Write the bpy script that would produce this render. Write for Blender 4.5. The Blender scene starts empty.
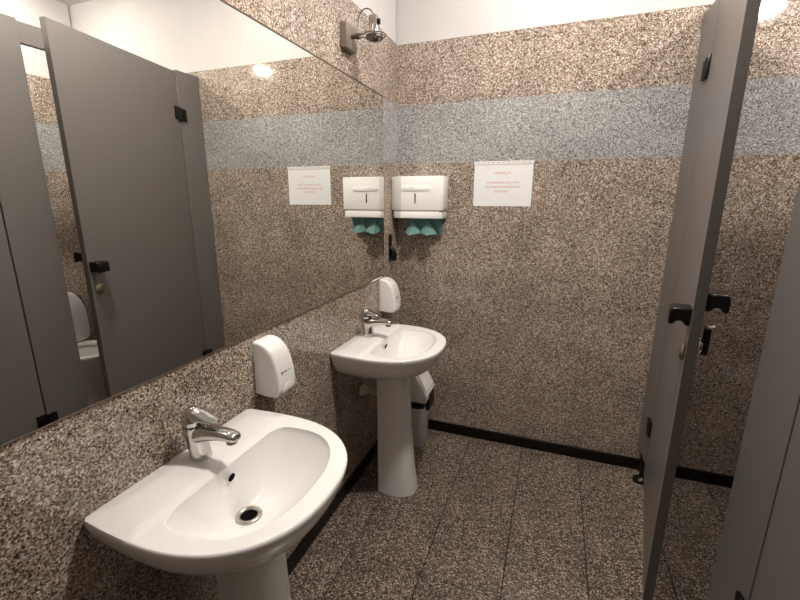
import bpy, bmesh, math, random
from mathutils import Vector, Matrix, Euler

random.seed(7)
scene = bpy.context.scene
C = scene.collection
R = math.radians
PI = math.pi

# ------------------------------------------------------------------ camera
cam_data = bpy.data.cameras.new('camera')
cam = bpy.data.objects.new('camera', cam_data)
C.objects.link(cam)
cam_data.sensor_width = 36.0
cam_data.lens = 414.735 / 800 * 36.0
cam_data.clip_start = 0.02
yaw, pitch, roll = R(20.2317), R(13.5846), R(0.1611)
fw = Vector((-math.sin(yaw) * math.cos(pitch), math.cos(yaw) * math.cos(pitch), -math.sin(pitch)))
rt = Vector((math.cos(yaw), math.sin(yaw), 0))
up = rt.cross(fw)
rt2 = math.cos(roll) * rt + math.sin(roll) * up
up2 = -math.sin(roll) * rt + math.cos(roll) * up
m = Matrix((rt2, up2, -fw)).transposed().to_4x4()
m.translation = Vector((0.8614, -2.2927, 1.4115))
cam.matrix_world = m
scene.camera = cam

# ------------------------------------------------------------------ world and exposure
world = bpy.data.worlds.new('world')
world.use_nodes = True
world.node_tree.nodes['Background'].inputs['Color'].default_value = (1, 0.95, 0.9, 1)
world.node_tree.nodes['Background'].inputs['Strength'].default_value = 0.02
scene.world = world
vs = scene.view_settings
vs.view_transform = 'Standard'
vs.look = 'None'
vs.gamma = 1.0
vs.use_curve_mapping = False
vs.exposure = 0.62
LAMP_L = {'aisle': 380.0, 'corner': 48.0, 'stall': 300.0, 'first': 150.0}     # radiance of the ceiling downlights
LAMP_COL = (1.0, 0.925, 0.855, 1)

# ------------------------------------------------------------------ dimensions (metres)
XR = 2.46          # far side wall of the cubicles
YF = -3.6          # wall behind the camera
HC = 2.73          # ceiling
HG, B1, B2 = 2.207, 1.605, 1.907     # granite top, grey band bottom and top
MB, MT = 1.0, 1.911                  # mirror
W0, ANG = 1.3706, -0.0444            # cubicle front: x = W0 + ANG*y
TH = math.atan(0.0444)               # its turn about z
PT = 2.174                           # cubicle top


# ------------------------------------------------------------------ materials
def mat_new(name):
    mt = bpy.data.materials.new(name)
    mt.use_nodes = True
    nt = mt.node_tree
    return mt, nt, nt.nodes['Principled BSDF']


def plain(name, col, rough=0.5, metal=0.0, noise=0.0, nscale=20.0, bump=0.0, spec=None, coat=0.0):
    mt, nt, b = mat_new(name)
    b.inputs['Roughness'].default_value = rough
    b.inputs['Metallic'].default_value = metal
    if spec is not None:
        b.inputs['Specular IOR Level'].default_value = spec
    if coat:
        b.inputs['Coat Weight'].default_value = coat
        b.inputs['Coat Roughness'].default_value = 0.05
    tc = nt.nodes.new('ShaderNodeTexCoord')
    nz = nt.nodes.new('ShaderNodeTexNoise')
    nz.inputs['Scale'].default_value = nscale
    nz.inputs['Detail'].default_value = 4
    nt.links.new(tc.outputs['Object'], nz.inputs['Vector'])
    rp = nt.nodes.new('ShaderNodeValToRGB')
    rp.color_ramp.elements[0].position = 0.3
    rp.color_ramp.elements[1].position = 0.7
    lo = [max(0, c * (1 - noise)) for c in col]
    hi = [min(1, c * (1 + noise)) for c in col]
    rp.color_ramp.elements[0].color = (*lo, 1)
    rp.color_ramp.elements[1].color = (*hi, 1)
    nt.links.new(nz.outputs['Fac'], rp.inputs['Fac'])
    nt.links.new(rp.outputs['Color'], b.inputs['Base Color'])
    if bump:
        bp = nt.nodes.new('ShaderNodeBump')
        bp.inputs['Strength'].default_value = bump
        bp.inputs['Distance'].default_value = 0.002
        nt.links.new(nz.outputs['Fac'], bp.inputs['Height'])
        nt.links.new(bp.outputs['Normal'], b.inputs['Normal'])
    return mt


def granite(name, stops, scale, rough, cloud=0.25, seed=0.0, spec=0.5, fleck=0.18):
    """polished granite: coloured grains of uneven size with a soft clouding"""
    mt, nt, b = mat_new(name)
    L = nt.links
    tc = nt.nodes.new('ShaderNodeTexCoord')
    mp = nt.nodes.new('ShaderNodeMapping')
    mp.inputs['Location'].default_value = (seed, seed * 1.7, seed * 0.6)
    L.new(tc.outputs['Object'], mp.inputs['Vector'])
    wob = nt.nodes.new('ShaderNodeTexNoise')
    wob.inputs['Scale'].default_value = scale * 1.3
    wob.inputs['Detail'].default_value = 2
    L.new(mp.outputs['Vector'], wob.inputs['Vector'])
    off = nt.nodes.new('ShaderNodeVectorMath'); off.operation = 'SCALE'
    off.inputs['Scale'].default_value = 0.6 / scale
    L.new(wob.outputs['Color'], off.inputs[0])
    add = nt.nodes.new('ShaderNodeVectorMath'); add.operation = 'ADD'
    L.new(mp.outputs['Vector'], add.inputs[0]); L.new(off.outputs['Vector'], add.inputs[1])
    def cells(sc):
        vo = nt.nodes.new('ShaderNodeTexVoronoi')
        vo.inputs['Scale'].default_value = scale * sc
        vo.inputs['Randomness'].default_value = 1.0
        L.new(add.outputs['Vector'], vo.inputs['Vector'])
        sp = nt.nodes.new('ShaderNodeSeparateColor')
        L.new(vo.outputs['Color'], sp.inputs['Color'])
        return sp
    big, small = cells(1.0), cells(1.7)
    def ramp(src, st, interp='LINEAR'):
        rp = nt.nodes.new('ShaderNodeValToRGB')
        rp.color_ramp.interpolation = interp
        els = rp.color_ramp.elements
        while len(els) < len(st):
            els.new(0.5)
        for e, (ps, cl_) in zip(els, st):
            e.position = ps
            e.color = (*cl_, 1)
        L.new(src, rp.inputs['Fac'])
        return rp
    rp = ramp(big.outputs['Red'], stops)
    # finer dark mica flecks scattered between the grains
    fl = ramp(small.outputs['Green'], [(0.0, (fleck, fleck * 0.95, fleck * 0.9)), (0.19, (fleck, fleck * 0.95, fleck * 0.9)), (0.25, (1, 1, 1)), (1.0, (1.12, 1.12, 1.12))])
    mm = nt.nodes.new('ShaderNodeMix'); mm.data_type = 'RGBA'; mm.blend_type = 'MULTIPLY'
    mm.inputs['Factor'].default_value = 1.0
    L.new(rp.outputs['Color'], mm.inputs['A']); L.new(fl.outputs['Color'], mm.inputs['B'])
    cl = nt.nodes.new('ShaderNodeTexNoise')
    cl.inputs['Scale'].default_value = 5.0
    cl.inputs['Detail'].default_value = 5
    L.new(mp.outputs['Vector'], cl.inputs['Vector'])
    cr = nt.nodes.new('ShaderNodeMapRange')
    cr.inputs['From Min'].default_value = 0.3; cr.inputs['From Max'].default_value = 0.7
    cr.inputs['To Min'].default_value = 1 - cloud; cr.inputs['To Max'].default_value = 1 + cloud * 0.4
    L.new(cl.outputs['Fac'], cr.inputs['Value'])
    mu = nt.nodes.new('ShaderNodeVectorMath'); mu.operation = 'SCALE'
    L.new(mm.outputs['Result'], mu.inputs[0]); L.new(cr.outputs['Result'], mu.inputs['Scale'])
    L.new(mu.outputs['Vector'], b.inputs['Base Color'])
    b.inputs['Roughness'].default_value = rough
    b.inputs['Specular IOR Level'].default_value = spec
    return mt


BROWN = [(0.0, (0.110, 0.080, 0.060)), (0.14, (0.160, 0.114, 0.082)), (0.30, (0.300, 0.220, 0.158)), (0.45, (0.390, 0.306, 0.240)),
         (0.60, (0.340, 0.284, 0.240)), (0.80, (0.530, 0.444, 0.364)), (1.0, (0.740, 0.675, 0.605))]
FLOORC = [(0.0, (0.050, 0.037, 0.028)), (0.20, (0.080, 0.059, 0.044)), (0.40, (0.145, 0.110, 0.083)),
          (0.6, (0.170, 0.136, 0.108)), (0.80, (0.250, 0.205, 0.166)), (1.0, (0.500, 0.435, 0.372))]
GREYC = [(0.0, (0.190, 0.185, 0.180)), (0.30, (0.305, 0.300, 0.295)), (0.60, (0.385, 0.379, 0.373)), (1.0, (0.560, 0.551, 0.543))]
M = {}
M['granite'] = granite('brown_granite', BROWN, 225, 0.07)
M['granite_grey'] = granite('grey_granite', GREYC, 250, 0.07, 0.12, 3.0)
M['granite_floor'] = granite('floor_granite', FLOORC, 210, 0.26, 0.25, 7.0)
M['joint'] = plain('dark_joint', (0.015, 0.012, 0.010), 0.9)
M['plaster'] = plain('white_plaster', (0.54, 0.524, 0.514), 0.8, noise=0.02, nscale=6)
M['ceiling'] = plain('white_ceiling', (0.72, 0.71, 0.695), 0.85, noise=0.02, nscale=6)
M['black_base'] = plain('black_stone', (0.006, 0.005, 0.0045), 0.3, noise=0.3, nscale=200, spec=0.2)
M['ceramic'] = plain('white_ceramic', (0.80, 0.79, 0.77), 0.07, noise=0.01, nscale=8, coat=0.3)
M['chrome'] = plain('chrome', (0.60, 0.59, 0.575), 0.07, 1.0, noise=0.03, nscale=30)
M['steel'] = plain('brushed_nickel', (0.50, 0.46, 0.41), 0.3, 1.0, noise=0.08, nscale=60)
M['socket'] = plain('bronze_socket', (0.27, 0.225, 0.185), 0.42, 0.6, noise=0.1, nscale=60)
M['lock'] = plain('dull_brass', (0.34, 0.30, 0.22), 0.28, 1.0, noise=0.1, nscale=60)
M['dark_steel'] = plain('dark_nickel', (0.16, 0.14, 0.12), 0.35, 0.8, noise=0.1, nscale=60)
M['white_plastic'] = plain('white_plastic', (0.82, 0.80, 0.78), 0.3, noise=0.015, nscale=12)
M['white_paint'] = plain('white_enamel', (0.84, 0.83, 0.81), 0.28, noise=0.01, nscale=12)
M['grey_plastic'] = plain('pale_grey_plastic', (0.62, 0.59, 0.55), 0.4, noise=0.03, nscale=20)
M['black_plastic'] = plain('black_plastic', (0.004, 0.004, 0.004), 0.32, noise=0.2, nscale=60, spec=0.3)
M['hole'] = plain('black_hole', (0.002, 0.002, 0.002), 0.8, spec=0.05)
M['laminate'] = plain('grey_laminate', (0.150, 0.138, 0.132), 0.38, noise=0.05, nscale=140, bump=0.06)
M['laminate_edge_shaded'] = plain('shaded_laminate_edge', (0.085, 0.076, 0.069), 0.5, noise=0.08, nscale=90)  # laminate edges, their shade painted in as a darker tone
M['paper'] = plain('white_paper', (0.80, 0.80, 0.80), 0.45, noise=0.02, nscale=30)
M['sleeve'] = plain('clear_sleeve_strip', (0.74, 0.72, 0.69), 0.2, noise=0.03, nscale=30)
M['red_ink'] = plain('red_ink', (0.62, 0.16, 0.13), 0.7)
M['towel'] = plain('teal_paper', (0.115, 0.235, 0.215), 0.85, noise=0.08, nscale=120, bump=0.2)
M['mirror_edge'] = plain('brown_mirror_edge', (0.10, 0.06, 0.035), 0.4)
M['mirror'] = plain('mirror_glass', (0.86, 0.86, 0.82), 0.0, 1.0)
M['blue_mark'] = plain('dark_blue_print', (0.02, 0.02, 0.05), 0.5)
M['grey_mark'] = plain('grey_print', (0.35, 0.33, 0.32), 0.5)
M['pipe'] = plain('cream_plastic_pipe', (0.72, 0.65, 0.54), 0.4, noise=0.05, nscale=30)


def emitter(name, col, strength):
    mt = bpy.data.materials.new(name)
    mt.use_nodes = True
    nt = mt.node_tree
    nt.nodes.clear()
    o = nt.nodes.new('ShaderNodeOutputMaterial')
    e = nt.nodes.new('ShaderNodeEmission')
    e.inputs['Color'].default_value = col
    e.inputs['Strength'].default_value = strength
    nt.links.new(e.outputs[0], o.inputs['Surface'])
    return mt


# ------------------------------------------------------------------ mesh helpers
def bx(bm, x0, x1, y0, y1, z0, z1, bev=0.0, seg=2):
    x0, x1 = sorted((x0, x1)); y0, y1 = sorted((y0, y1)); z0, z1 = sorted((z0, z1))
    mt = Matrix.Translation(((x0 + x1) / 2, (y0 + y1) / 2, (z0 + z1) / 2)) @ Matrix.Diagonal((x1 - x0, y1 - y0, z1 - z0, 1))
    r = bmesh.ops.create_cube(bm, size=1.0, matrix=mt)
    if bev > 0:
        es = list({e for v in r['verts'] for e in v.link_edges})
        bmesh.ops.bevel(bm, geom=es, offset=bev, segments=seg, profile=0.5, affect='EDGES')
    return bm


def box(*a, **k):
    return bx(bmesh.new(), *a, **k)


def loft(bm, rings, cap0=True, cap1=True, closed=True):
    vr = [[bm.verts.new(p) for p in r] for r in rings]
    n = len(rings[0])
    for a, b in zip(vr[:-1], vr[1:]):
        for i in range(n if closed else n - 1):
            j = (i + 1) % n
            try:
                bm.faces.new((a[i], a[j], b[j], b[i]))
            except ValueError:
                pass
    if cap0: bm.faces.new(list(reversed(vr[0])))
    if cap1: bm.faces.new(vr[-1])
    return vr


def tube(bm, pts, r, seg=12, caps=True):
    pts = [Vector(p) for p in pts]
    rs = r if isinstance(r, (list, tuple)) else [r] * len(pts)
    rings = []
    ref = None
    for i, p in enumerate(pts):
        t = (pts[min(i + 1, len(pts) - 1)] - pts[max(i - 1, 0)]).normalized()
        if ref is None:
            ref = Vector((0, 0, 1)) if abs(t.z) < 0.9 else Vector((1, 0, 0))
        u = t.cross(ref).normalized()
        w = u.cross(t).normalized()
        ref = w
        rings.append([p + rs[i] * (math.cos(2 * PI * k / seg) * u + math.sin(2 * PI * k / seg) * w) for k in range(seg)])
    loft(bm, rings, caps, caps)
    return bm


def lathe(bm, prof, centre=(0, 0, 0), axis='z', seg=32, cap0=True, cap1=True):
    cx, cy, cz = centre
    rings = []
    for r, h in prof:
        ring = []
        for k in range(seg):
            a = 2 * PI * k / seg
            c, s = r * math.cos(a), r * math.sin(a)
            if axis == 'z': ring.append((cx + c, cy + s, cz + h))
            elif axis == 'x': ring.append((cx + h, cy + c, cz + s))
            else: ring.append((cx + s, cy + h, cz + c))
        rings.append(ring)
    loft(bm, rings, cap0, cap1)
    return bm


def prism(bm, poly, axis, a, b, bev=0.0, seg=2):
    """polygon in the two other axes, extruded along axis from a to b"""
    def pt(p, h):
        if axis == 'z': return (p[0], p[1], h)
        if axis == 'y': return (p[0], h, p[1])
        return (h, p[0], p[1])
    vr = loft(bm, [[pt(p, a) for p in poly], [pt(p, b) for p in poly]])
    if bev:
        es = list({e for r in vr for v in r for e in v.link_edges})
        bmesh.ops.bevel(bm, geom=es, offset=bev, segments=seg, profile=0.5, affect='EDGES')
    return bm


def obj(name, bm, material, parent=None, smooth=None):
    bmesh.ops.recalc_face_normals(bm, faces=bm.faces[:])
    me = bpy.data.meshes.new(name)
    bm.to_mesh(me); bm.free()
    me.materials.append(material)
    if smooth is not None:
        for p in me.polygons: p.use_smooth = True
        if smooth < 180:
            me.set_sharp_from_angle(angle=R(smooth))
    o = bpy.data.objects.new(name, me)
    C.objects.link(o)
    if parent is not None: o.parent = parent
    return o


def thing(name, label, cat, loc=(0, 0, 0), rz=0.0, group=None):
    o = bpy.data.objects.new(name, None)
    o.empty_display_size = 0.1
    C.objects.link(o)
    o.location = loc
    o.rotation_euler = (0, 0, rz)
    return tag(o, label, cat, group)


def tag(o, label, cat, group=None):
    o['label'] = label; o['category'] = cat
    if group: o['group'] = group
    return o


def copy_tree(o, parent=None):
    c = o.copy()
    C.objects.link(c)
    c.parent = parent
    for ch in list(o.children):
        copy_tree(ch, c)
    return c


def struct(name, bm, material, parent=None, label=None):
    o = obj(name, bm, material, parent)
    o['kind'] = 'structure'
    if label: o['label'] = label
    return o


# ------------------------------------------------------------------ room shell
T = 0.012        # granite cladding thickness
floor = struct('floor', box(-0.1, XR + 0.1, YF - 0.1, 0.1, -0.10, -0.011), M['joint'], label='brown speckled granite tile floor')
tile_x = [0.0] + [0.4842 + 0.303 * k for k in range(-1, 7)] + [XR]
tile_y = [0.0, -1.032, -2.064, -3.096, YF]
G = 0.0021
tile_cache = {}
for i in range(len(tile_x) - 1):
    for j in range(len(tile_y) - 1):
        x0, x1, y1, y0 = tile_x[i] + G, tile_x[i + 1] - G, tile_y[j] - 0.0008, tile_y[j + 1] + 0.0008
        key = (round(x1 - x0, 3), round(y1 - y0, 3))
        if key not in tile_cache:
            b = box(-key[0] / 2, key[0] / 2, -key[1] / 2, key[1] / 2, -0.012, 0.0, bev=0.0008, seg=1)
            t = obj('tile', b, M['granite_floor'], floor)
            tile_cache[key] = t.data
        else:
            t = bpy.data.objects.new('tile', tile_cache[key]); C.objects.link(t); t.parent = floor
        t.location = ((x0 + x1) / 2, (y0 + y1) / 2, 0)

ceiling = struct('ceiling', box(-0.1, XR + 0.1, YF - 0.1, 0.1, HC, HC + 0.1), M['ceiling'], label='plain white ceiling')
COURSES = [(0.0, 1.0, 'granite'), (1.0, B1, 'granite'), (B1, B2, 'granite_grey'), (B2, HG, 'granite')]
wl = struct('wall_left', box(-0.12, -T, YF, 0.0, 0, HC), M['plaster'], label='wall with the mirror, granite below white plaster')
wb = struct('wall_back', box(-0.12, XR + 0.12, T, 0.12, 0, HC), M['plaster'], label='end wall clad in granite with a grey band')
wr = struct('wall_right', box(XR + T, XR + 0.12, YF, 0.0, 0, HC), M['plaster'], label='wall behind the cubicles')
wf = struct('wall_front', box(-0.12, XR + 0.12, YF - 0.12, YF - T, 0, HC), M['plaster'], label='wall behind the camera')
J = 0.0005
for z0, z1, mk in COURSES:
    obj('granite_slab', box(-T, 0, YF, 0.0, z0 + J, z1 - J), M[mk], wl)
    obj('granite_slab', box(-T, XR + T, 0.0, T, z0 + J, z1 - J), M[mk], wb)
    obj('granite_slab', box(XR, XR + T, YF, 0.0, z0 + J, z1 - J), M[mk], wr)
    obj('granite_slab', box(-T, XR + T, YF - T, YF, z0 + J, z1 - J), M[mk], wf)
BH = 0.063
struct('baseboard_left', box(0.0, 0.012, YF + 0.012, -0.012, 0, BH, bev=0.001, seg=1), M['black_base'], label='black baseboard under the washbasins')
struct('baseboard_back', box(0.0, XR, -0.012, 0.0, 0, BH, bev=0.001, seg=1), M['black_base'], label='black baseboard along the end wall')
struct('baseboard_right', box(XR - 0.012, XR, YF + 0.012, -0.012, 0, BH, bev=0.001, seg=1), M['black_base'], label='black baseboard inside the cubicles')

# ------------------------------------------------------------------ ceiling downlights
def downlight(x, y, key, label):
    t = thing('ceiling_downlight', label, 'ceiling light', (x, y, HC - 0.022), 0, 'ceiling downlights')
    b = bmesh.new()
    lathe(b, [(0.078, 0.006), (0.080, 0.0), (0.098, 0.0), (0.102, 0.006), (0.102, 0.022), (0.078, 0.022)], seg=40, cap0=False, cap1=False)
    obj('trim_ring', b, M['white_paint'], t, 40)
    b = bmesh.new()
    lathe(b, [(0.004, -0.034), (0.030, -0.031), (0.054, -0.022), (0.070, -0.008), (0.0775, 0.006), (0.0775, 0.010)], seg=40)
    obj('diffuser', b, emitter('lamp_glow_' + key, LAMP_COL, LAMP_L[key]), t)
    return t


downlight(0.86, -1.10, 'aisle', 'round white ceiling downlight above the open floor by the basins')
downlight(0.72, -0.38, 'corner', 'round white ceiling downlight close to the end wall')
downlight(2.08, -0.56, 'first', 'round white ceiling downlight over the open cubicle')
downlight(2.11, -1.635, 'stall', 'round ceiling downlight over the closed cubicle, reflected in the polished wall')

# ------------------------------------------------------------------ cubicle fronts
PD = Vector((math.sin(TH), -math.cos(TH), 0))      # along the front, away from the end wall


def pp(s):
    return Vector((W0, 0, 0)) + PD * s


PTH = 0.028


def foot(parent, y):
    b = bmesh.new()
    lathe(b, [(0.004, 0.028), (0.016, 0.026), (0.032, 0.014), (0.037, 0.005), (0.037, 0.0)], (PTH / 2 - 0.004, y, 0), seg=28)
    lathe(b, [(0.010, 0.022), (0.010, 0.15)], (PTH / 2 - 0.004, y, 0), seg=16)
    bx(b, -0.007, PTH + 0.003, y - 0.012, y + 0.012, 0.125, 0.15, bev=0.003)
    obj('foot', b, M['black_plastic'], parent, 40)


def panel(s0, s1, label, feet, zb=0.10):
    t = thing('partition_panel', label, 'partition panel', pp(s0), TH, 'fixed panels of the cubicle front')
    obj('board', box(0, PTH, -(s1 - s0), 0, zb, PT, bev=0.0015, seg=1), M['laminate'], t)
    for f in feet: foot(t, -f)
    return t


panel(0.002, 0.172, 'narrow grey panel between the end wall and the open cubicle door', [0.105], 0.14)
panel(0.962, 1.152, 'grey panel between the open cubicle and the closed door', [0.095])
panel(1.945, 2.130, 'grey panel beyond the closed cubicle door', [0.09])
panel(2.925, 3.55, 'wide grey panel at the near end of the cubicles', [0.1, 0.5])

for s0, s1, lb in ((0.150, 0.985, 'grey header board above the open cubicle doorway'),
                   (1.135, 1.96, 'grey header board behind the closed cubicle door')):
    t = thing('header_rail', lb, 'rail', pp(s0) + Vector((0, 0, 2.089)), TH, 'header boards of the cubicles')
    obj('board', box(PTH + 0.001, PTH + 0.022, -(s1 - s0), 0, 0, PT - 2.089), M['laminate'], t)
    obj('edge_strip', box(PTH + 0.0005, PTH + 0.0225, -(s1 - s0), 0, -0.004, 0), M['laminate_edge_shaded'], t)

div = thing('stall_divider', 'grey divider between the first and second cubicle', 'partition panel', pp(1.057), TH)
obj('board', box(PTH + 0.001, 1.02, -0.014, 0.014, 0.145, PT), M['laminate'], div)


def rot_pts(bm, verts, ang):
    bmesh.ops.rotate(bm, cent=(0, 0, 0), matrix=Matrix.Rotation(ang, 3, 'Z'), verts=verts)


def handle_mesh(side):
    """cup pull: block with a hollowed underside, seen end-on as an arch; side -1 outside, +1 inside"""
    d, hgt = 0.054, 0.052
    pr = []
    pr += [(0, -hgt / 2), (0, hgt / 2 - 0.004), (0.004, hgt / 2), (d - 0.012, hgt / 2), (d - 0.003, hgt / 2 - 0.004), (d, hgt / 2 - 0.014), (d, -hgt / 2)]
    for k in range(7):
        a = PI * k / 6
        pr.append((d * 0.5 + 0.013 * math.cos(a), -hgt / 2 + 0.013 * math.sin(a)))
    b = bmesh.new()
    x0 = 0 if side < 0 else PTH
    poly = [(x0 + side * p[0], p[1]) for p in pr]
    prism(b, poly, 'y', -0.033, 0.033)
    return b


def stall_door(s, width, phi, label, group='cubicle doors'):
    """leaf in local -y from the hinge, outside face at local x = 0"""
    t = thing('stall_door', label, 'door', pp(s), phi, group)
    lf = obj('leaf', box(0, PTH, -width, -0.003, 0.10, 2.163, bev=0.001, seg=1), M['laminate'], t)
    obj('edge_strip', box(0.0008, PTH - 0.0008, -width - 0.0012, -width, 0.102, 2.161), M['laminate_edge_shaded'], lf)  # free edge of the leaf, shade put into its colour
    for z in (1.925, 0.345):
        b = bmesh.new()
        bx(b, -0.011, 0.0, -0.044, -0.004, z - 0.037, z + 0.037, bev=0.002)
        lathe(b, [(0.008, z - 0.042), (0.008, z + 0.032)], (-0.008, 0, 0), seg=14)
        n0 = len(b.verts)
        bx(b, -0.011, 0.0, 0.001, 0.042, z - 0.042, z + 0.030, bev=0.002)
        b.verts.ensure_lookup_table()
        rot_pts(b, b.verts[n0:], TH - phi)
        obj('hinge', b, M['black_plastic'], t, 35)
    for side, z in ((-1, 1.088), (1, 1.136)):
        b = handle_mesh(side)
        h = obj('handle', b, M['black_plastic'], t, 35)
        h.location = (0, -width + 0.036, z)
        md = h.modifiers.new('bevel', 'BEVEL'); md.width = 0.010; md.segments = 3; md.limit_method = 'ANGLE'; md.angle_limit = R(60)
    yl = -width + 0.040
    b = bmesh.new()
    lathe(b, [(0.026, 0.0), (0.027, -0.004), (0.023, -0.009), (0.014, -0.013), (0.004, -0.014)], (0, yl, 0.975), 'x', 28)
    obj('lock_rose', b, M['lock'], t, 40)
    b = bmesh.new()
    lathe(b, [(0.026, PTH), (0.026, PTH + 0.006), (0.020, PTH + 0.012)], (0, yl, 1.0), 'x', 28)
    li = obj('lock_rose', b, M['chrome'], t, 40)
    b = box(PTH + 0.010, PTH + 0.028, yl - 0.010, yl + 0.010, 0.975, 1.055, bev=0.004)
    tn = obj('thumb_turn', b, M['black_plastic'], li, 40)
    b = box(PTH + 0.014, PTH + 0.038, yl - 0.007, yl + 0.007, 1.050, 1.064, bev=0.004)
    obj('bolt_tip', b, M['chrome'], li, 40)
    return t


PHI = math.asin(-0.134 / 0.789)
stall_door(0.174, 0.787, PHI, 'grey cubicle door standing ajar near the end wall')
stall_door(1.155, 0.787, TH, 'closed grey cubicle door at the right edge')
stall_door(2.133, 0.787, TH, 'closed grey cubicle door out of view behind the viewpoint')

# ------------------------------------------------------------------ mirror
mir = thing('wall_mirror', 'large frameless wall mirror above the washbasins', 'mirror', (0, -1.35, MB))
y0, y1 = -1.35, 1.35 - 0.212
obj('mirror_pane', box(0.0012, 0.0018, y0, y1, 0.0, MT - MB), M['mirror'], mir)
b = bmesh.new()
bx(b, 0.0003, 0.0012, y0, y1, 0.0, MT - MB)
obj('backing', b, M['mirror_edge'], mir)
b = bmesh.new()
bx(b, 0.0003, 0.0040, y0, y1, MT - MB, MT - MB + 0.004)
obj('edge_strip', b, M['mirror_edge'], mir)
b = bmesh.new()
bx(b, 0.0003, 0.0030, y0, y1, -0.003, 0.0)
obj('edge_strip', b, M['mirror_edge'], mir)

# ------------------------------------------------------------------ washbasins
def sup(v, n):
    return math.copysign(abs(v) ** (2.0 / n), v)


def sink_ring(kind, s, N=200):
    """point for each angle about (0.205,0): kind outer / inner / round"""
    ring = []
    cx = 0.205
    for k in range(N):
        a = 2 * PI * k / N
        dx, dy = math.cos(a), math.sin(a)
        lo, hi = 0.0, 0.6
        for _ in range(30):
            mid = (lo + hi) / 2
            x, y = cx + mid * dx, mid * dy
            if inside(kind, x, y): lo = mid
            else: hi = mid
        ring.append((cx + lo * s * dx, lo * s * dy))
    return ring


def inside(kind, x, y):
    y = abs(y)
    if kind == 'outer':
        if x < 0.002: return False
        if x <= 0.15:
            q = x / 0.15
            w = 0.252 + 0.009 * math.sin(q * PI / 2)
            if x < 0.012: w -= 0.012 - math.sqrt(max(0, 0.012 ** 2 - (0.012 - x) ** 2))
            return y < w
        return ((x - 0.15) / 0.289) ** 2.35 + (y / 0.261) ** 2.35 < 1
    if kind == 'inner':
        if x < 0.152: return False
        if x <= 0.235:
            q = (0.235 - x) / 0.083
            return y < 0.207 * (1 - 0.10 * q ** 3) - (0.03 * max(0, (q - 0.75) / 0.25) ** 2)
        return ((x - 0.235) / 0.155) ** 2.3 + (y / 0.207) ** 2.3 < 1
    return (x - 0.205) ** 2 + y ** 2 < 0.03 ** 2


def scale_ring(r, sx, sy, cx=0.205):
    return [(cx + (x - cx) * sx, y * sy) for x, y in r]


def back_keep(r, sx, sy):
    """shrink towards the wall: the back of the bowl stays at the wall"""
    return [(0.004 + (x - 0.004) * sx, y * sy) for x, y in r]


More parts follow.
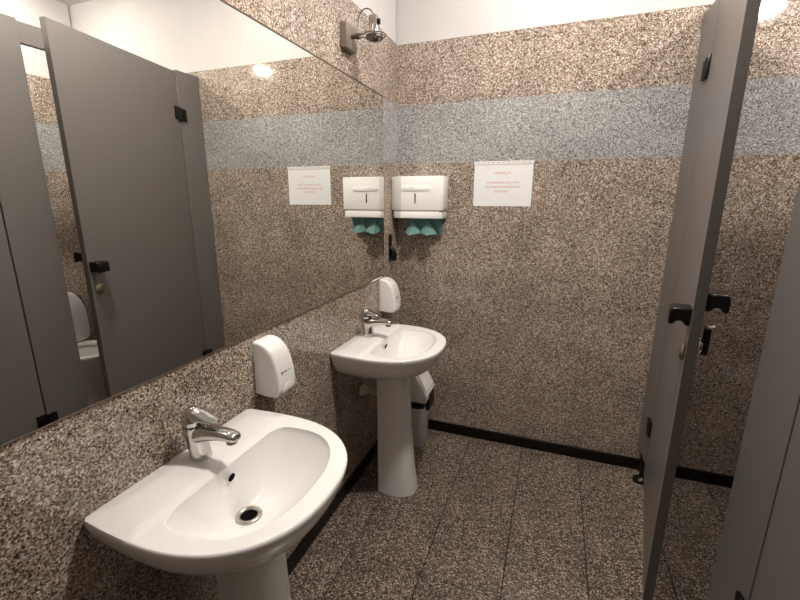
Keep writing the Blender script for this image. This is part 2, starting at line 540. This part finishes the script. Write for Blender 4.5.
def make_sink(label):
    t = thing('washbasin', label, 'washbasin', (0, 0, 0), 0, 'white pedestal washbasins')
    H = 0.772
    out = sink_ring('outer', 1.0)
    inn = sink_ring('inner', 1.0)
    rnd = sink_ring('round', 1.0)
    N = len(out)
    def at(r, z): return [(x, y, z) for x, y in r]
    def mix(a, b, f): return [(p[0] + (q[0] - p[0]) * f, p[1] + (q[1] - p[1]) * f) for p, q in zip(a, b)]
    rings = []
    # underside to the rim
    for sx, sy, z in ((0.50, 0.20, 0.612), (0.60, 0.34, 0.616), (0.70, 0.50, 0.628), (0.79, 0.655, 0.645), (0.865, 0.785, 0.666),
                      (0.920, 0.880, 0.690), (0.958, 0.940, 0.714), (0.982, 0.978, 0.738), (0.996, 0.995, 0.755), (1.0, 1.0, 0.764)):
        rings.append(at(back_keep(out, sx, sy), z))
    rings.append(at(back_keep(out, 0.998, 0.9975), 0.7685))
    rings.append(at(back_keep(out, 0.992, 0.990), H))
    # top deck: raised ledge at the wall with a soft step down to the bowl surround
    def deck(r, g):
        res = []
        for x, y in r:
            f = min(1.0, max(0.0, (0.150 - x) / 0.014))
            res.append((x, y, H + 0.0004 + 0.0065 * g * f * f * (3 - 2 * f)))
        return res
    o2 = back_keep(out, 0.985, 0.982)
    for k in range(15):
        rings.append(deck(mix(o2, inn, k / 15.0), min(1.0, k / 4.0)))
    # into the bowl: round slopes in front, a flatter steep wall behind
    rings.append(at(scale_ring(inn, 0.995, 0.995), H - 0.001))
    dr = [(0.200 + 0.034 * math.cos(2 * PI * k / N), 0.034 * math.sin(2 * PI * k / N)) for k in range(N)]
    for q in (0.985, 0.96, 0.92, 0.87, 0.80, 0.72, 0.63, 0.53, 0.43, 0.33, 0.23, 0.12, 0.0):
        rings.append(at(mix(dr, inn, q), H - 0.004 - 0.130 * (1 - q ** 1.7) ** 0.9))
    rings.append(at([(0.2 + (x - 0.2) * 0.6, y * 0.6) for x, y in dr], H - 0.137))
    bm = bmesh.new()
    loft(bm, rings, True, True)
    bowl = obj('bowl', bm, M['ceramic'], t, 50)
    # drain
    bm = bmesh.new()
    lathe(bm, [(0.020, -0.004), (0.021, 0.003), (0.026, 0.0055), (0.031, 0.004), (0.0325, 0.0), (0.032, -0.003)], (0.2, 0, H - 0.133), seg=36, cap0=False, cap1=False)
    dn = obj('drain_ring', bm, M['steel'], t, 60)
    bm = bmesh.new()
    lathe(bm, [(0.0205, 0.0), (0.0205, 0.001)], (0.2, 0, H - 0.1338), seg=30)
    obj('drain_hole', bm, M['hole'], dn)
    # overflow in the back wall of the bowl
    bm = bmesh.new()
    lathe(bm, [(0.009, 0.0), (0.009, 0.004)], (0, 0, 0), 'x', 24)
    ov = obj('overflow_hole', bm, M['hole'], t)
    ov.scale = (1, 1, 1.25)
    ov.location = (0.1595, -0.004, H - 0.030)
    ov.rotation_euler = (0, R(20), 0)
    # pedestal
    rings = []
    for z, xb, xf, hw in ((0.0, 0.145, 0.320, 0.084), (0.02, 0.145, 0.318, 0.083), (0.15, 0.143, 0.302, 0.078), (0.35, 0.141, 0.286, 0.073),
                          (0.50, 0.140, 0.280, 0.071), (0.585, 0.140, 0.280, 0.071), (0.626, 0.140, 0.282, 0.072)):
        r = []
        for k in range(48):
            a = -PI / 2 + PI * k / 47
            x = (xb + 0.05) + (xf - xb - 0.05) * sup(math.cos(a), 2.6)
            r.append((x, hw * sup(math.sin(a), 2.6), z))
        r.append((xb, hw * 0.92, z)); r.append((xb, -hw * 0.92, z))
        rings.append(r)
    bm = bmesh.new()
    loft(bm, rings, True, True)
    obj('pedestal', bm, M['ceramic'], t, 40)
    # waste pipe behind the pedestal
    bm = bmesh.new()
    tube(bm, [(0.0, 0.055, 0.465), (0.13, 0.055, 0.465)], 0.014, 18)
    pp_ = obj('waste_pipe', bm, M['pipe'], t, 40)
    bm = bmesh.new()
    lathe(bm, [(0.030, 0.0), (0.030, 0.010), (0.022, 0.016), (0.022, 0.030), (0.016, 0.032)], (0.0005, 0.055, 0.465), 'x', 24)
    obj('flange', bm, M['pipe'], pp_, 40)
    return t


def make_tap(label):
    """single-lever basin mixer, base centre at the origin, spout towards +x"""
    t = thing('mixer_tap', label, 'tap', (0, 0, 0), 0, 'chrome mixer taps')
    bm = bmesh.new()
    rings = []
    for z, cx, r in ((0.0, 0, 0.0262), (0.003, 0, 0.0268), (0.02, -0.002, 0.0255), (0.045, -0.006, 0.0250),
                     (0.065, -0.009, 0.0262), (0.080, -0.011, 0.0272), (0.090, -0.012, 0.0270)):
        rings.append([(cx + r * math.cos(2 * PI * k / 32), r * math.sin(2 * PI * k / 32), z) for k in range(32)])
    loft(bm, rings, True, True)
    obj('body', bm, M['chrome'], t, 50)
    # spout: flattened, tapering
    bm = bmesh.new()
    rings = []
    for x, z, hw, hh in ((-0.006, 0.066, 0.024, 0.024), (0.016, 0.071, 0.0235, 0.0215), (0.040, 0.0765, 0.0215, 0.0175), (0.070, 0.0805, 0.0200, 0.0135),
                         (0.100, 0.0815, 0.0190, 0.0110), (0.116, 0.0800, 0.0170, 0.0095), (0.122, 0.0780, 0.0125, 0.0060)):
        rings.append([(x, hw * sup(math.cos(2 * PI * k / 28), 3), z + hh * sup(math.sin(2 * PI * k / 28), 2.6)) for k in range(28)])
    loft(bm, rings, True, True)
    sp = obj('spout', bm, M['chrome'], t, 50)
    bm = bmesh.new()
    lathe(bm, [(0.0125, 0.012), (0.0125, 0.0), (0.011, -0.001)], (0.103, 0, 0.0625), seg=24)
    obj('aerator', bm, M['dark_steel'], sp, 40)
    # round cap that runs out into a short lever blade
    bm = bmesh.new()
    rings = []
    for z, cx, r in ((0.093, -0.012, 0.0262), (0.096, -0.0122, 0.0272), (0.108, -0.0125, 0.0268), (0.120, -0.0125, 0.0242), (0.129, -0.012, 0.0195), (0.135, -0.0115, 0.0125), (0.1375, -0.011, 0.004)):
        rings.append([(cx + r * math.cos(2 * PI * k / 32), r * math.sin(2 * PI * k / 32), z) for k in range(32)])
    loft(bm, rings, True, True)
    obj('cap', bm, M['chrome'], t, 50)
    bm = bmesh.new()
    rings = []
    for x, z, hw, hh in ((-0.010, 0.117, 0.022, 0.016), (0.008, 0.117, 0.0225, 0.0135), (0.024, 0.1150, 0.0205, 0.0090), (0.040, 0.1125, 0.0175, 0.0052), (0.054, 0.1105, 0.0140, 0.0032), (0.058, 0.1100, 0.0100, 0.0020)):
        rings.append([(x, hw * sup(math.cos(2 * PI * k / 24), 3), z + hh * sup(math.sin(2 * PI * k / 24), 2.4)) for k in range(24)])
    loft(bm, rings, True, True)
    obj('lever', bm, M['chrome'], t, 50)
    return t


def make_soap(label):
    """wall soap dispenser: back at local x=0, base z=0"""
    t = thing('soap_dispenser', label, 'soap dispenser', (0, 0, 0), 0, 'white wall soap dispensers')
    prof = [(0.0, 0.178), (0.018, 0.178), (0.036, 0.173), (0.053, 0.162), (0.067, 0.146), (0.077, 0.126), (0.084, 0.102), (0.089, 0.076), (0.092, 0.048), (0.093, 0.022), (0.089, 0.007), (0.080, 0.0)]
    inner = [(x - 0.010 if x > 0.02 else x, z - (0.010 if z > 0.1 else 0.0)) for x, z in prof]
    bm = bmesh.new()
    body = [(0.0, 0.006)] + [(0.0, 0.168)] + [(max(0.002, x - 0.008), max(0.006, z - 0.008 * (z / 0.17))) for x, z in prof[1:-1]] + [(0.060, 0.006)]
    prism(bm, body, 'y', -0.041, 0.041, 0.002, 1)
    obj('body', bm, M['white_plastic'], t, 40)
    # cover shell with generously rounded sides
    bm = bmesh.new()
    rings = []
    for y, ins in ((-0.0450, 0.010), (-0.0447, 0.006), (-0.0430, 0.0028), (-0.040, 0.0010), (-0.034, 0.0), (0.034, 0.0), (0.040, 0.0010), (0.0430, 0.0028), (0.0447, 0.006), (0.0450, 0.010)):
        r = []
        for x, z in prof:
            r.append((max(0.0, x - ins * (1 if x > 0.01 else 0)), y, z - ins * (0.9 if z > 0.09 else 0.25 * (z / 0.09))))
        r.append((0.040, y, 0.0)); r.append((0.0005, y, 0.004))
        rings.append(r)
    loft(bm, rings, True, True)
    cv = obj('cover', bm, M['white_plastic'], t, 45)
    # push bar low on the front
    bm = bmesh.new()
    rings = []
    for y, s in ((-0.030, 0.35), (-0.026, 0.8), (-0.015, 1.0), (0.015, 1.0), (0.026, 0.8), (0.030, 0.35)):
        rings.append([(0.0890, y, 0.005), (0.0905 + 0.0035 * s, y, 0.008), (0.0915 + 0.0045 * s, y, 0.022), (0.0905 + 0.004 * s, y, 0.034 * s + 0.004), (0.088, y, 0.036 * s + 0.004)])
    loft(bm, rings, True, True)
    obj('push_bar', bm, M['white_plastic'], t, 60)
    # small dark print on the cover
    def print_bar(y0_, y1_, z0_, z1_, mt):
        bmm = bmesh.new()
        def xf(z):
            for (xa, za), (xb, zb) in zip(prof[:-1], prof[1:]):
                if zb <= z <= za: return xa + (xb - xa) * (za - z) / (za - zb) + 0.0004
            return 0.08
        loft(bmm, [[(xf(z0_), y0_, z0_), (xf(z0_), y1_, z0_), (xf(z1_), y1_, z1_), (xf(z1_), y0_, z1_)],
                   [(xf(z0_) - 0.002, y0_, z0_), (xf(z0_) - 0.002, y1_, z0_), (xf(z1_) - 0.002, y1_, z1_), (xf(z1_) - 0.002, y0_, z1_)]])
        return obj('print_mark', bmm, mt, cv)
    print_bar(-0.0265, -0.0205, 0.073, 0.083, M['blue_mark'])
    for q in range(4):
        print_bar(-0.018 + q * 0.0055, -0.014 + q * 0.0055, 0.0765, 0.0805, M['blue_mark'])
    print_bar(0.008, 0.022, 0.0775, 0.0797, M['grey_mark'])
    return t


YS1, YS2 = -1.592, -0.578
s1 = make_sink('white pedestal washbasin in the foreground, seen into the bowl')
s1.location = (0, YS1, 0)
s2 = copy_tree(s1)
s2['label'] = 'white pedestal washbasin farther away, in front of the small bin'
s2.location = (0, YS2, 0)
t1 = make_tap('chrome single-lever tap on the foreground washbasin')
t1.location = (0.068, YS1 - 0.002, 0.7762)
t2 = copy_tree(t1)
t2['label'] = 'chrome single-lever tap on the farther washbasin'
t2.location = (0.068, YS2 + 0.004, 0.7762)
d1 = make_soap('white soap dispenser on the wall above the foreground washbasin')
d1.location = (0.0005, -1.252, 0.798)
d2 = copy_tree(d1)
d2['label'] = 'white soap dispenser beside the end wall above the farther washbasin'
d2.location = (0.0005, -0.232, 0.818)

# ------------------------------------------------------------------ paper towel dispenser
X0, X1, Z0 = 0.0015, 0.296, 1.310
pd = thing('paper_towel_dispenser', 'white metal paper towel dispenser on the end wall in the corner', 'towel dispenser', ((X0 + X1) / 2, 0, Z0))
hw = (X1 - X0) / 2
b = bmesh.new()
prism(b, [(-hw, -0.001), (-hw, -0.094), (-hw + 0.064, -0.120), (hw - 0.014, -0.120), (hw, -0.108), (hw, -0.001)], 'z', 0.047, 0.224, 0.003, 2)
cv = obj('cover', b, M['white_paint'], pd, 30)
b = bmesh.new()
prism(b, [(-hw + 0.008, -0.001), (-hw + 0.008, -0.090), (-hw + 0.066, -0.114), (hw - 0.020, -0.114), (hw - 0.010, -0.100), (hw - 0.010, -0.001)], 'z', 0.036, 0.050)
obj('seam_band', b, M['grey_plastic'], pd)
b = bmesh.new()
prism(b, [(-hw + 0.006, -0.001), (-hw + 0.010, -0.094), (-hw + 0.062, -0.120), (hw - 0.020, -0.120), (hw - 0.006, -0.104), (hw - 0.004, -0.001)], 'z', 0.004, 0.038, 0.003, 2)
obj('tray', b, M['white_paint'], pd, 30)
b = box(-0.004 - 0.0035, -0.004 + 0.0035, -0.1215, -0.118, 0.083, 0.135, bev=0.001)
obj('level_slot', b, M['hole'], cv)
b = bmesh.new()
n = 16
pl = [(0.072 + 0.011 * math.cos(a), 0.011 * math.sin(a)) for a in [-PI / 2 + PI * k / n for k in range(n + 1)]] + \
     [(-0.064 + 0.011 * math.cos(a), 0.011 * math.sin(a)) for a in [PI / 2 + PI * k / n for k in range(n + 1)]]
prism(b, [(x, z + 0.160) for x, z in pl], 'y', -0.1185, -0.1240, 0.0015, 2)
obj('badge', b, M['white_paint'], cv, 30)
for x0_, x1_ in ((-0.036, -0.026), (-0.023, -0.012)):
    obj('print_mark', box(x0_, x1_, -0.1244, -0.1236, 0.1625, 0.1648), M['grey_mark'], cv)

# paper towels hanging out of the slot: a folded, fanned sheet with real creases
tw = thing('paper_towel', 'teal paper towel hanging out of the white dispenser', 'paper towel', (0.166, -0.055, 1.2245))
def crease_sheet(cols, zt, zb_fn, yoff, th):
    bm = bmesh.new()
    fr, bk = [], []
    for (x, ytop, ybot) in cols:
        zb = zb_fn(x)
        fr.append([bm.verts.new((x, yoff + ytop, zt)), bm.verts.new((x, yoff + (ytop + ybot) / 2, (zt + zb) / 2)), bm.verts.new((x, yoff + ybot, zb))])
        bk.append([bm.verts.new((v.co.x, v.co.y + th, v.co.z)) for v in fr[-1]])
    for i in range(len(cols) - 1):
        for j in range(2):
            bm.faces.new((fr[i][j], fr[i + 1][j], fr[i + 1][j + 1], fr[i][j + 1]))
            bm.faces.new((bk[i][j], bk[i][j + 1], bk[i + 1][j + 1], bk[i + 1][j]))
        bm.faces.new((fr[i][0], bk[i][0], bk[i + 1][0], fr[i + 1][0]))
        bm.faces.new((fr[i][2], fr[i + 1][2], bk[i + 1][2], bk[i][2]))
    for e in (0, -1):
        for j in range(2):
            bm.faces.new((fr[e][j], fr[e][j + 1], bk[e][j + 1], bk[e][j]))
    return bm
ZT = 0.0885
obj('rear_sheet', crease_sheet([(-0.100, 0.0, 0.006), (-0.06, 0.004, -0.004), (-0.02, 0.0, 0.008), (0.03, 0.004, -0.004), (0.08, 0.0, 0.006), (0.112, 0.0, 0.0)],
                               ZT, lambda x: 0.006 + 0.03 * max(0, x - 0.06), 0.020, 0.002), M['towel'], tw)
b = bmesh.new()
for xa, za, xl, zl, xm, zm, xr, zr in ((-0.052, 0.076, -0.088, 0.012, -0.058, -0.004, 0.006, 0.010), (0.034, 0.080, -0.002, 0.012, 0.042, 0.000, 0.096, 0.006)):
    tp = [(xa, -0.006, za), (xl, -0.030, zl), (xm, -0.062, zm), (xr, -0.034, zr)]
    f_ = [b.verts.new(p) for p in tp]
    k_ = [b.verts.new((p[0], p[1] + 0.003, p[2])) for p in tp]
    b.faces.new((f_[0], f_[1], f_[2])); b.faces.new((f_[0], f_[2], f_[3]))
    b.faces.new((k_[0], k_[2], k_[1])); b.faces.new((k_[0], k_[3], k_[2]))
    for a_, c_ in ((0, 1), (1, 2), (2, 3), (3, 0)):
        b.faces.new((f_[a_], k_[a_], k_[c_], f_[c_]))
obj('folded_corner', b, M['towel'], tw)

# ------------------------------------------------------------------ notice in a punched sleeve
nt_ = thing('notice_sheet', 'white notice with red lettering in a plastic sleeve on the end wall', 'notice', (0.433 + 0.1515, 0, 1.608 - 0.232), 0)
obj('sheet', box(-0.1485, 0.1485, -0.0022, -0.0006, 0.004, 0.213), M['paper'], nt_)
b = bmesh.new()
bx(b, -0.1515, 0.1515, -0.0030, -0.0006, 0.2155, 0.232)
st = obj('sleeve_strip', b, M['sleeve'], nt_)
obj('sleeve_seam', box(-0.1515, 0.1515, -0.0031, -0.0006, 0.2135, 0.2155), M['grey_mark'], nt_)
for k in range(11):
    x = -0.128 + 0.0256 * k
    b = bmesh.new()
    lathe(b, [(0.0030, -0.0035), (0.0030, -0.0025)], (x, 0, 0.2245), 'y', 14)
    obj('punched_hole', b, M['grey_mark'], st)


def text_part(txt, width, zc, parent, material):
    cu = bpy.data.curves.new('lettering', 'FONT')
    cu.body = txt
    cu.align_x = 'CENTER'
    cu.size = 0.02
    cu.extrude = 0.0
    tmp = bpy.data.objects.new('lettering', cu)
    C.objects.link(tmp)
    bpy.context.view_layer.update()
    dg = bpy.context.evaluated_depsgraph_get()
    me = bpy.data.meshes.new_from_object(tmp.evaluated_get(dg))
    bpy.data.objects.remove(tmp)
    xs = [v.co.x for v in me.vertices]
    s = width / (max(xs) - min(xs))
    for v in me.vertices:
        v.co = Vector((v.co.x * s, -0.0026, v.co.y * 1.0 * min(1.0, s) + zc))
    me.materials.clear(); me.materials.append(material)
    o = bpy.data.objects.new('lettering', me)
    C.objects.link(o)
    o.parent = parent
    return o


text_part('PROSZĘ !!!!', 0.080, 0.166, nt_, M['red_ink'])
text_part('O WRZUCANIE ZUŻYTYCH', 0.165, 0.119, nt_, M['red_ink'])
text_part('RĘCZNIKÓW PAPIEROWYCH', 0.178, 0.097, nt_, M['red_ink'])
text_part('DO KOSZA !', 0.075, 0.075, nt_, M['red_ink'])

# ------------------------------------------------------------------ black wall hook in the corner
hk = thing('wall_hook', 'small black hook on the wall strip between mirror and corner', 'hook', (0.0005, -0.125, 1.075))
obj('plate', box(0, 0.008, -0.018, 0.018, 0.0, 0.150, bev=0.003), M['black_plastic'], hk, 40)
b = bmesh.new()
tube(b, [(0.006, 0, 0.075), (0.020, 0, 0.060), (0.026, 0, 0.030), (0.026, 0, 0.004)], [0.013, 0.015, 0.016, 0.010], 14)
obj('prong', b, M['black_plastic'], hk, 50)

# ------------------------------------------------------------------ wall spotlight above the mirror
sl = thing('wall_spotlight', 'nickel wall spotlight with looped cable above the mirror', 'wall lamp', (0.0, -0.605, 2.0))
obj('mounting_plate', box(0.0005, 0.030, -0.047, 0.047, 0.0, 0.092, bev=0.002), M['socket'], sl, 40)
b = bmesh.new()
tube(b, [(0.030, 0, 0.048), (0.056, 0, 0.048)], 0.009, 16)
tube(b, [(0.050, 0, 0.048), (0.066, 0, 0.048)], 0.012, 16)
arm = obj('arm', b, M['dark_steel'], sl, 40)
b = bmesh.new()
HX, HZ = 0.130, 0.036
for sg in (-1, 1):
    pts = [(0.058, 0.004 * sg, 0.048), (0.072, 0.020 * sg, 0.047)]
    pts += [(HX + 0.044 * math.cos(a), sg * 0.044 * math.sin(a), 0.043) for a in [PI * 0.80 - PI * 0.80 * k / 8 for k in range(9)]]
    tube(b, pts, 0.0022, 8)
obj('yoke', b, M['dark_steel'], sl, 50)
b = bmesh.new()
lathe(b, [(0.024, 0.008), (0.030, 0.008), (0.035, 0.004), (0.035, -0.005), (0.032, -0.008), (0.024, -0.008)], (HX, 0, HZ), seg=36, cap0=False, cap1=False)
rg = obj('lamp_ring', b, M['dark_steel'], sl, 40)
b = bmesh.new()
lathe(b, [(0.030, -0.004), (0.026, 0.004), (0.018, 0.016), (0.010, 0.022)], (HX, 0, HZ), seg=30, cap0=False, cap1=True)
obj('reflector', b, M['chrome'], rg, 50)
b = bmesh.new()
lathe(b, [(0.0235, 0.008), (0.0235, 0.020), (0.018, 0.034), (0.016, 0.044)], (HX, 0, HZ), seg=30)
for k in range(6):
    a = 2 * PI * k / 6
    bx(b, HX + 0.020 * math.cos(a) - 0.002, HX + 0.020 * math.cos(a) + 0.002, 0.020 * math.sin(a) - 0.002, 0.020 * math.sin(a) + 0.002, HZ + 0.005, HZ + 0.044)
obj('lamp_holder', b, M['chrome'], sl, 40)
b = box(HX - 0.020, HX + 0.012, -0.014, 0.014, HZ + 0.036, HZ + 0.076, bev=0.002)
obj('socket_block', b, M['socket'], sl, 40)
b = box(HX + 0.011, HX + 0.024, -0.006, 0.006, HZ + 0.042, HZ + 0.062, bev=0.002)
obj('clip', b, M['black_plastic'], sl, 40)
b = bmesh.new()
pts = []
for k in range(19):
    a = PI * (1 - k / 18)
    pts.append((0.092 + 0.034 * math.cos(a), 0.004, 0.100 + 0.042 * math.sin(a)))
pts = [(0.058, 0.0, 0.056), (0.056, 0.002, 0.075)] + pts + [(0.127, 0.004, 0.085)]
tube(b, pts, 0.0026, 8)
obj('cable', b, M['dark_steel'], sl, 60)

# ------------------------------------------------------------------ swing-lid bin
bn = thing('waste_bin', 'small white swing-lid bin with black liner beside the farther pedestal', 'bin', (0.180, -0.165, 0))
b = bmesh.new()
rings = []
for z, hx, hy in ((0.0, 0.056, 0.066), (0.006, 0.060, 0.070), (0.27, 0.070, 0.080)):
    r = []
    for k in range(40):
        a = 2 * PI * k / 40
        r.append((hx * sup(math.cos(a), 5), hy * sup(math.sin(a), 5), z))
    rings.append(r)
loft(b, rings)
obj('body', b, M['white_plastic'], bn, 40)
b = bmesh.new()
rings = []
for z, hx, hy in ((0.258, 0.0715, 0.0815), (0.262, 0.075, 0.085), (0.293, 0.079, 0.089), (0.300, 0.078, 0.088)):
    rings.append([(hx * sup(math.cos(2 * PI * k / 40), 6), hy * sup(math.sin(2 * PI * k / 40), 6), z + 0.004 * math.sin(5 * k)) for k in range(40)])
loft(b, rings)
# liner hanging out on the side towards the end wall
bx(b, 0.060, 0.088, -0.03, 0.088, 0.225, 0.345, bev=0.010)
obj('bin_liner', b, M['black_plastic'], bn, 40)
b = bmesh.new()
prism(b, [(-0.084, 0.300), (0.084, 0.300), (0.088, 0.342), (0.010, 0.488), (-0.010, 0.488), (-0.088, 0.342)], 'y', -0.092, 0.092, 0.004, 2)
ld = obj('lid', b, M['white_plastic'], bn, 35)
for sg in (1, -1):
    b = bmesh.new()
    # swing flap lying on the slope, slightly proud
    nx, nz = 0.146 / 0.1655, 0.078 / 0.1655
    def sp_(f, y, h): return (sg * (0.088 - 0.078 * f + nx * h), y, 0.342 + 0.146 * f + nz * h)
    q = [(0.12, -0.062), (0.12, 0.062), (0.80, 0.062), (0.80, -0.062)]
    loft(b, [[sp_(f, y, -0.001) for f, y in q], [sp_(f, y, 0.0022) for f, y in q]])
    obj('flap', b, M['white_plastic'], ld)
    b = bmesh.new()
    q = [(0.095, -0.066), (0.095, 0.066), (0.115, 0.066), (0.115, -0.066)]
    loft(b, [[sp_(f, y, -0.001) for f, y in q], [sp_(f, y, 0.0008) for f, y in q]])
    obj('flap_gap', b, M['grey_mark'], ld)

# ------------------------------------------------------------------ toilet in the open cubicle (seen in the mirror)
TY = -0.540
tl = thing('toilet', 'white toilet in the open cubicle, seen in the mirror', 'toilet', (2.15, TY, 0))
def ell(cx, a0, a1, bb, z, n=48, e=2.3):
    r = []
    for k in range(n):
        a = 2 * PI * k / n
        c = sup(math.cos(a), e)
        r.append((cx + (a1 if c > 0 else a0) * c, bb * sup(math.sin(a), e), z))
    return r
b = bmesh.new()
# local x: front of the bowl is towards -x, wall at +0.31
loft(b, [ell(0.0, 0.17, 0.27, 0.105, 0.0), ell(0.0, 0.165, 0.265, 0.10, 0.03), ell(0.0, 0.15, 0.26, 0.09, 0.14), ell(-0.02, 0.18, 0.27, 0.115, 0.24),
         ell(-0.04, 0.225, 0.28, 0.165, 0.33), ell(-0.045, 0.24, 0.29, 0.18, 0.375), ell(-0.045, 0.24, 0.29, 0.18, 0.392),
         ell(-0.06, 0.185, 0.15, 0.135, 0.392), ell(-0.06, 0.165, 0.13, 0.115, 0.34), ell(-0.06, 0.11, 0.09, 0.08, 0.24)])
obj('bowl', b, M['ceramic'], tl, 50)
b = bmesh.new()
loft(b, [ell(-0.045, 0.243, 0.20, 0.183, 0.394), ell(-0.045, 0.246, 0.20, 0.186, 0.404), ell(-0.045, 0.240, 0.20, 0.180, 0.416), ell(-0.055, 0.185, 0.145, 0.135, 0.416), ell(-0.055, 0.180, 0.14, 0.130, 0.396)], False, False)
obj('seat', b, M['white_plastic'], tl, 60)
b = bmesh.new()
rings = []
for z, hx, hy in ((0.394, 0.070, 0.130), (0.41, 0.078, 0.140), (0.58, 0.083, 0.145), (0.690, 0.085, 0.145)):
    rings.append([(0.218 + hx * sup(math.cos(2 * PI * k / 40), 5), hy * sup(math.sin(2 * PI * k / 40), 5), z) for k in range(40)])
loft(b, rings)
obj('tank', b, M['ceramic'], tl, 45)
b = bmesh.new()
rings = []
for z, hx, hy in ((0.691, 0.088, 0.149), (0.710, 0.090, 0.151), (0.721, 0.086, 0.147)):
    rings.append([(0.218 + hx * sup(math.cos(2 * PI * k / 40), 5), hy * sup(math.sin(2 * PI * k / 40), 5), z) for k in range(40)])
loft(b, rings)
lid = obj('tank_lid', b, M['ceramic'], tl, 45)
b = bmesh.new()
lathe(b, [(0.024, 0.721), (0.024, 0.727), (0.018, 0.730)], (0.215, 0, 0), seg=28)
obj('flush_button', b, M['chrome'], lid, 40)
# raised oval lid leaning back against the tank
b = bmesh.new()
rings = []
for dx, sc in ((0.0, 0.93), (-0.004, 0.985), (-0.010, 1.0), (-0.016, 0.985), (-0.020, 0.93)):
    r = []
    for k in range(48):
        a = 2 * PI * k / 48
        z_ = 0.595 + sc * (0.205 if math.sin(a) > 0 else 0.170) * sup(math.sin(a), 2.5 if math.sin(a) > 0 else 7.0)
        r.append((0.115 + dx + 0.06 * (z_ - 0.41), sc * 0.176 * sup(math.cos(a), 2.5 if math.sin(a) > 0 else 7.0), z_))
    rings.append(r)
loft(b, rings)
obj('raised_lid', b, M['white_plastic'], tl, 50)
b = bmesh.new()
tube(b, [(0.308, 0.245, 0.68), (0.265, 0.245, 0.68)], 0.010, 14)
tube(b, [(0.270, 0.245, 0.665), (0.270, 0.245, 0.715)], 0.009, 14)
tube(b, [(0.270, 0.245, 0.70), (0.262, 0.215, 0.722), (0.258, 0.180, 0.718)], 0.006, 10)
vl = obj('supply_valve', b, M['chrome'], tl, 40)
b = box(0.255, 0.290, 0.232, 0.258, 0.640, 0.668, bev=0.004)
obj('valve_knob', b, M['black_plastic'], vl, 40)
